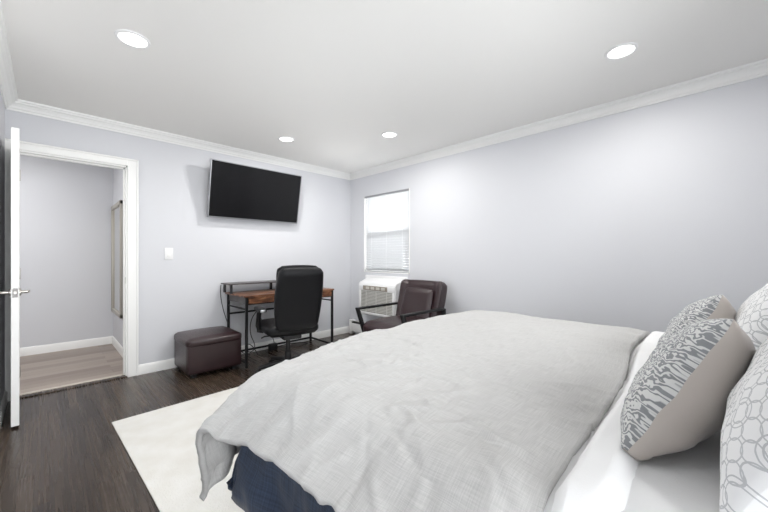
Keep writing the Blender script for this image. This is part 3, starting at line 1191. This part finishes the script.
def duvet_fn(u, v):
    # hem is not ruler straight
    flare = .055 * sm(v, -2.95, -2.70)
    ex = max(0, DVX0 - u)
    ex *= 1 + flare / .335 + .03 * nz3(v * 2.0, 4.2)
    fx = max(0, u - DVX1)
    ey = max(0, v - DVY)
    ex *= 1 - .06 * sm(v, -3.0, -3.5)
    gx, hx = bend(ex, .20, math.radians(46 - 12 * sm(v, -2.85, -3.35)))
    gf, hf = bend(fx, .13, math.radians(80))
    gy, hy = bend(ey, .14, math.radians(80))
    x = min(max(u, DVX0), DVX1) - gx + gf
    y = min(v, DVY) + gy
    hxx = hx * (1 - .20 * sm(v, -2.9, -2.6))
    z = DVH - hxx - hf - hy
    # puff over the middle of the bed
    cx = (u - DVX0) / (DVX1 - DVX0)
    cy = (v + 3.9) / (DVY + 3.9)
    if 0 < cx < 1:
        z += .020 * (4 * cx * (1 - cx)) ** .6 * min(1, max(0, 1.2 - abs(cy - .5)))
    z -= .055 * sm(v, -3.15, -2.68) * sm(u, -2.0, -2.75)
    wx = sm(ex, .0, .25)
    wy = sm(ey, .02, .25)
    # broad soft undulation and finer pulled creases
    und = .014 * nz3(u * 2.2, v * 2.6, .5) + .008 * nz3(u * 5 + 3, v * 4.5, 1.7)
    d1 = (u + v * .75) * 5.5
    d2 = (u - v * 1.1) * 1.6
    cr = max(0, ridge(d1 + .8 * nz3(u * 3, v * 3, 8), d2, 2.0) - .72) / .28
    cr2 = max(0, ridge((u * .35 - v) * 7 + nz3(u * 4, v * 3, 5), (v * .35 + u) * 2.0, 6.0) - .74) / .26
    msk = .4 + .6 * sm(nz3(u * 1.7, v * 1.7, 11), -.2, .35)
    near = .35 + .65 * sm(u, -1.3, -2.3) if u < -1.3 else .35
    crease = (.009 * cr + .008 * cr2) * msk * near + creases(u, v) * (.25 + .5 * sm(u, -1.2, -2.2))
    # vertical gathers in the drop at the near side
    gat = .008 * wx * nz3(v * 11 + u * 2, u * 2.5, 3.0) + .006 * wx * ridge(v * 8 + u * 3, u * 2, 12.0)
    gaty = .020 * wy * nz3(u * 9, v * 2.5, 21.0)
    k = 1 - .6 * max(wx, wy)
    z += (und + crease) * k
    x -= gat + wx * und * .7 + wx * crease
    y += gaty
    # pillowy turned hem
    y += hem_shift(u) * sm(v, -3.45, -3.80)
    z += .014 * sm(u, -2.2, -1.2)
    head = sm(v, -3.70, -3.80)
    z -= .010 * head * (1 + 1.5 * nz3(u * 7, 2.2))
    if ex > 0 and ey > 0:
        x += .035 * sm(ey, .05, .38) * sm(ex, .05, .3)
        y += .03 * nz3(u * 14, v * 10, 2) * sm(ey, .1, .3)
    return Vector((x, y, z))


def us_dense():
    return frange(DU0, -2.0, 120) + frange(-2.0, DU1, 110)[1:]


dv = drape('duvet', us_dense(), frange(DV0, DV1, 150), duvet_fn, M_duvet, .026)
tag(dv, 'rumpled light grey linen duvet spread over the foot half of the bed', 'duvet')

# white sheet over the head half and white comforter fold along the duvet's edge
SHX0, SHX1 = -2.66, -.93


def sheet_fn(u, v):
    ex = max(0, SHX0 - u)
    fx = max(0, u - SHX1)
    gx, hx = bend(ex, .10, math.radians(84))
    gf, hf = bend(fx, .10, math.radians(84))
    x = min(max(u, SHX0), SHX1) - gx + gf
    z = .720 - hx - hf
    w = sm(ex, 0, .2)
    z += (.010 * nz3(u * 4, v * 4, 31) + .016 * max(0, ridge(u * 5 + v * 5, v * 3 - u * 2, 33) - .6)) * (1 - w)
    x -= .015 * w * nz3(v * 9, u * 2, 35)
    return Vector((x, v, z))


sh_ = drape('flat_sheet', frange(-3.05, -.55, 110), frange(-4.54, -3.66, 56), sheet_fn, M_sheet, .006)
tag(sh_, 'smooth white sheet over the head of the bed under the pillows', 'sheet')


def comf_fn(u, v):
    ex = max(0, SHX0 + .01 - u)
    fx = max(0, u - SHX1 + .01)
    gx, hx = bend(ex, .12, math.radians(80))
    gf, hf = bend(fx, .12, math.radians(80))
    x = min(max(u, SHX0 + .01), SHX1 - .01) - gx + gf
    # cross-section over v: tucked flat under the duvet, puffed beside it, closed behind
    d = v - (-3.80 + hem_shift(u))
    puff = .050 * sm(-d, -.012, .030) * sm(v, -3.955, -3.895)
    z = .700 - hx - hf + puff
    w = sm(ex, 0, .2)
    z += (.008 * nz3(u * 5, v * 6, 43) + .014 * max(0, ridge(u * 6, v * 5 + u, 45) - .6)) * (1 - w)
    x -= .015 * w * nz3(v * 9, u * 2, 35)
    return Vector((x, v, z))


cf = drape('comforter', frange(-3.0, -.6, 120), frange(-3.952, -3.66, 50), comf_fn, M_whitecloth, .008)
tag(cf, 'puffy white comforter folded across the bed between grey duvet and pillows', 'comforter')


# ------------------------------------------------------------------ pillows
def bed_top(x, y):
    if -3.945 < y < -3.80 + hem_shift(x):
        return .706 + .050 * sm(y, -3.955, -3.895)
    return .738 if y <= -3.945 else .77


def pillow_side(w, h, th, M, sgn, n=34, pinch=.05, pw=.42, seed=0.0, wr=.006):
    bm = bm_new()
    uv = bm.loops.layers.uv.new('UVMap')
    g = []
    for i in range(n + 1):
        row = []
        for j in range(n + 1):
            s = math.sin((i / n * 2 - 1) * PI / 2)
            t = math.sin((j / n * 2 - 1) * PI / 2)
            x = s * w / 2 * (1 - pinch * (1 - t * t) * abs(s) ** 1.5)
            y = t * h / 2 * (1 - pinch * (1 - s * s) * abs(t) ** 1.5)
            z = sgn * th / 2 * max(0, (1 - s * s) * (1 - t * t)) ** pw
            edge = 1 - max(abs(s), abs(t)) ** 4
            z += sgn * wr * nz3(s * 3 + seed, t * 3, seed) * edge * 2
            z += .010 * nz3(s * 2.2, t * 2.2, seed + 5) * (1 - edge)
            p = M @ Vector((x, y, z))
            p.z = max(p.z, bed_top(p.x, p.y) + .002)
            row.append((bm.verts.new(p), (x, y)))
        g.append(row)
    for i in range(n):
        for j in range(n):
            q = [g[i][j], g[i + 1][j], g[i + 1][j + 1], g[i][j + 1]]
            if sgn < 0:
                q = q[::-1]
            f = bm.faces.new([a[0] for a in q])
            for lp, a in zip(f.loops, q):
                lp[uv].uv = a[1]
    return bm


def frame(center, ax, ay):
    ax = Vector(ax).normalized()
    ay = Vector(ay)
    ay = (ay - ax * ay.dot(ax)).normalized()
    az = ax.cross(ay)
    M = Matrix((ax, ay, az)).transposed().to_4x4()
    return T(center) @ M


def raw(name, bm, m, parent):
    me = bpy.data.meshes.new(name)
    bm.to_mesh(me)
    bm.free()
    me.materials.append(m)
    for p in me.polygons:
        p.use_smooth = True
    o = bpy.data.objects.new(name, me)
    COL.objects.link(o)
    o.parent = parent
    return o


def throw_pillow(corner, a, b_, size, label, seed):
    corner, a, b_ = Vector(corner), Vector(a).normalized() * size, Vector(b_)
    b_ = b_.normalized() * size
    c = corner + a / 2 + b_ / 2
    # local x along a, y = up = -b ; z = a x (-b) faces the head of the bed, so front is -z
    az = a.cross(-b_).normalized()
    M = T(c) @ Matrix((a.normalized(), -b_.normalized(), az)).transposed().to_4x4()
    base = Vector((c.x, c.y, .70))
    t = thing('throw_pillow', label, 'pillow', base, 0, 'maze patterned throw pillows')
    ML = T(-base) @ M
    global bed_top
    keep = bed_top
    bed_top = lambda x, y: keep(x + base.x, y + base.y) - base.z
    n = M.to_3x3() @ Vector((0, 0, 1))
    fs = 1 if n.y > 0 else -1
    f = raw('front_cover', pillow_side(size, size, .165, ML, fs, seed=seed), M_maze, t)
    bq = raw('back_cover', pillow_side(size, size, .19, ML, -fs, seed=seed), M_satin, t)
    f['label'] = 'grey front cover with raised white maze pattern'
    bq['label'] = 'taupe satin back cover'
    bed_top = keep
    return t


throw_pillow((-2.30, -4.068, 1.025), (.36, .0, -.06), (-.145, .14, -.25), .375,
             'maze patterned grey throw pillow showing its whole taupe satin back, on the white comforter', 3.0)
throw_pillow((-1.62, -4.055, 1.02), (.36, .0, -.06), (-.145, .14, -.25), .375,
             'maze patterned grey throw pillow mostly hidden behind the other patterned one', 8.0)


def sham(cx, label, seed):
    base = Vector((cx, -4.195, .70))
    t = thing('pillow', label, 'pillow', base, 0, 'white pillows with grey loop print')
    ML = T((0, -.02, .225)) @ R(math.radians(-10), 4, 'Z') @ R(math.radians(90 + 28), 4, 'X') @ R(0, 4, 'Z')
    global bed_top
    keep = bed_top
    bed_top = lambda x, y: keep(x + base.x, y + base.y) - base.z
    for sgn, nm in ((1, 'back_cover'), (-1, 'front_cover')):
        raw(nm, pillow_side(.74, .43, .22, ML, sgn, seed=seed, pinch=.03), M_ring, t)
    bed_top = keep
    return t


sham(-2.24, 'white pillow with grey loop print behind the throw pillow that shows its satin back', 13.0)
sham(-1.42, 'white pillow with grey loop print behind the mostly hidden throw pillow', 17.0)
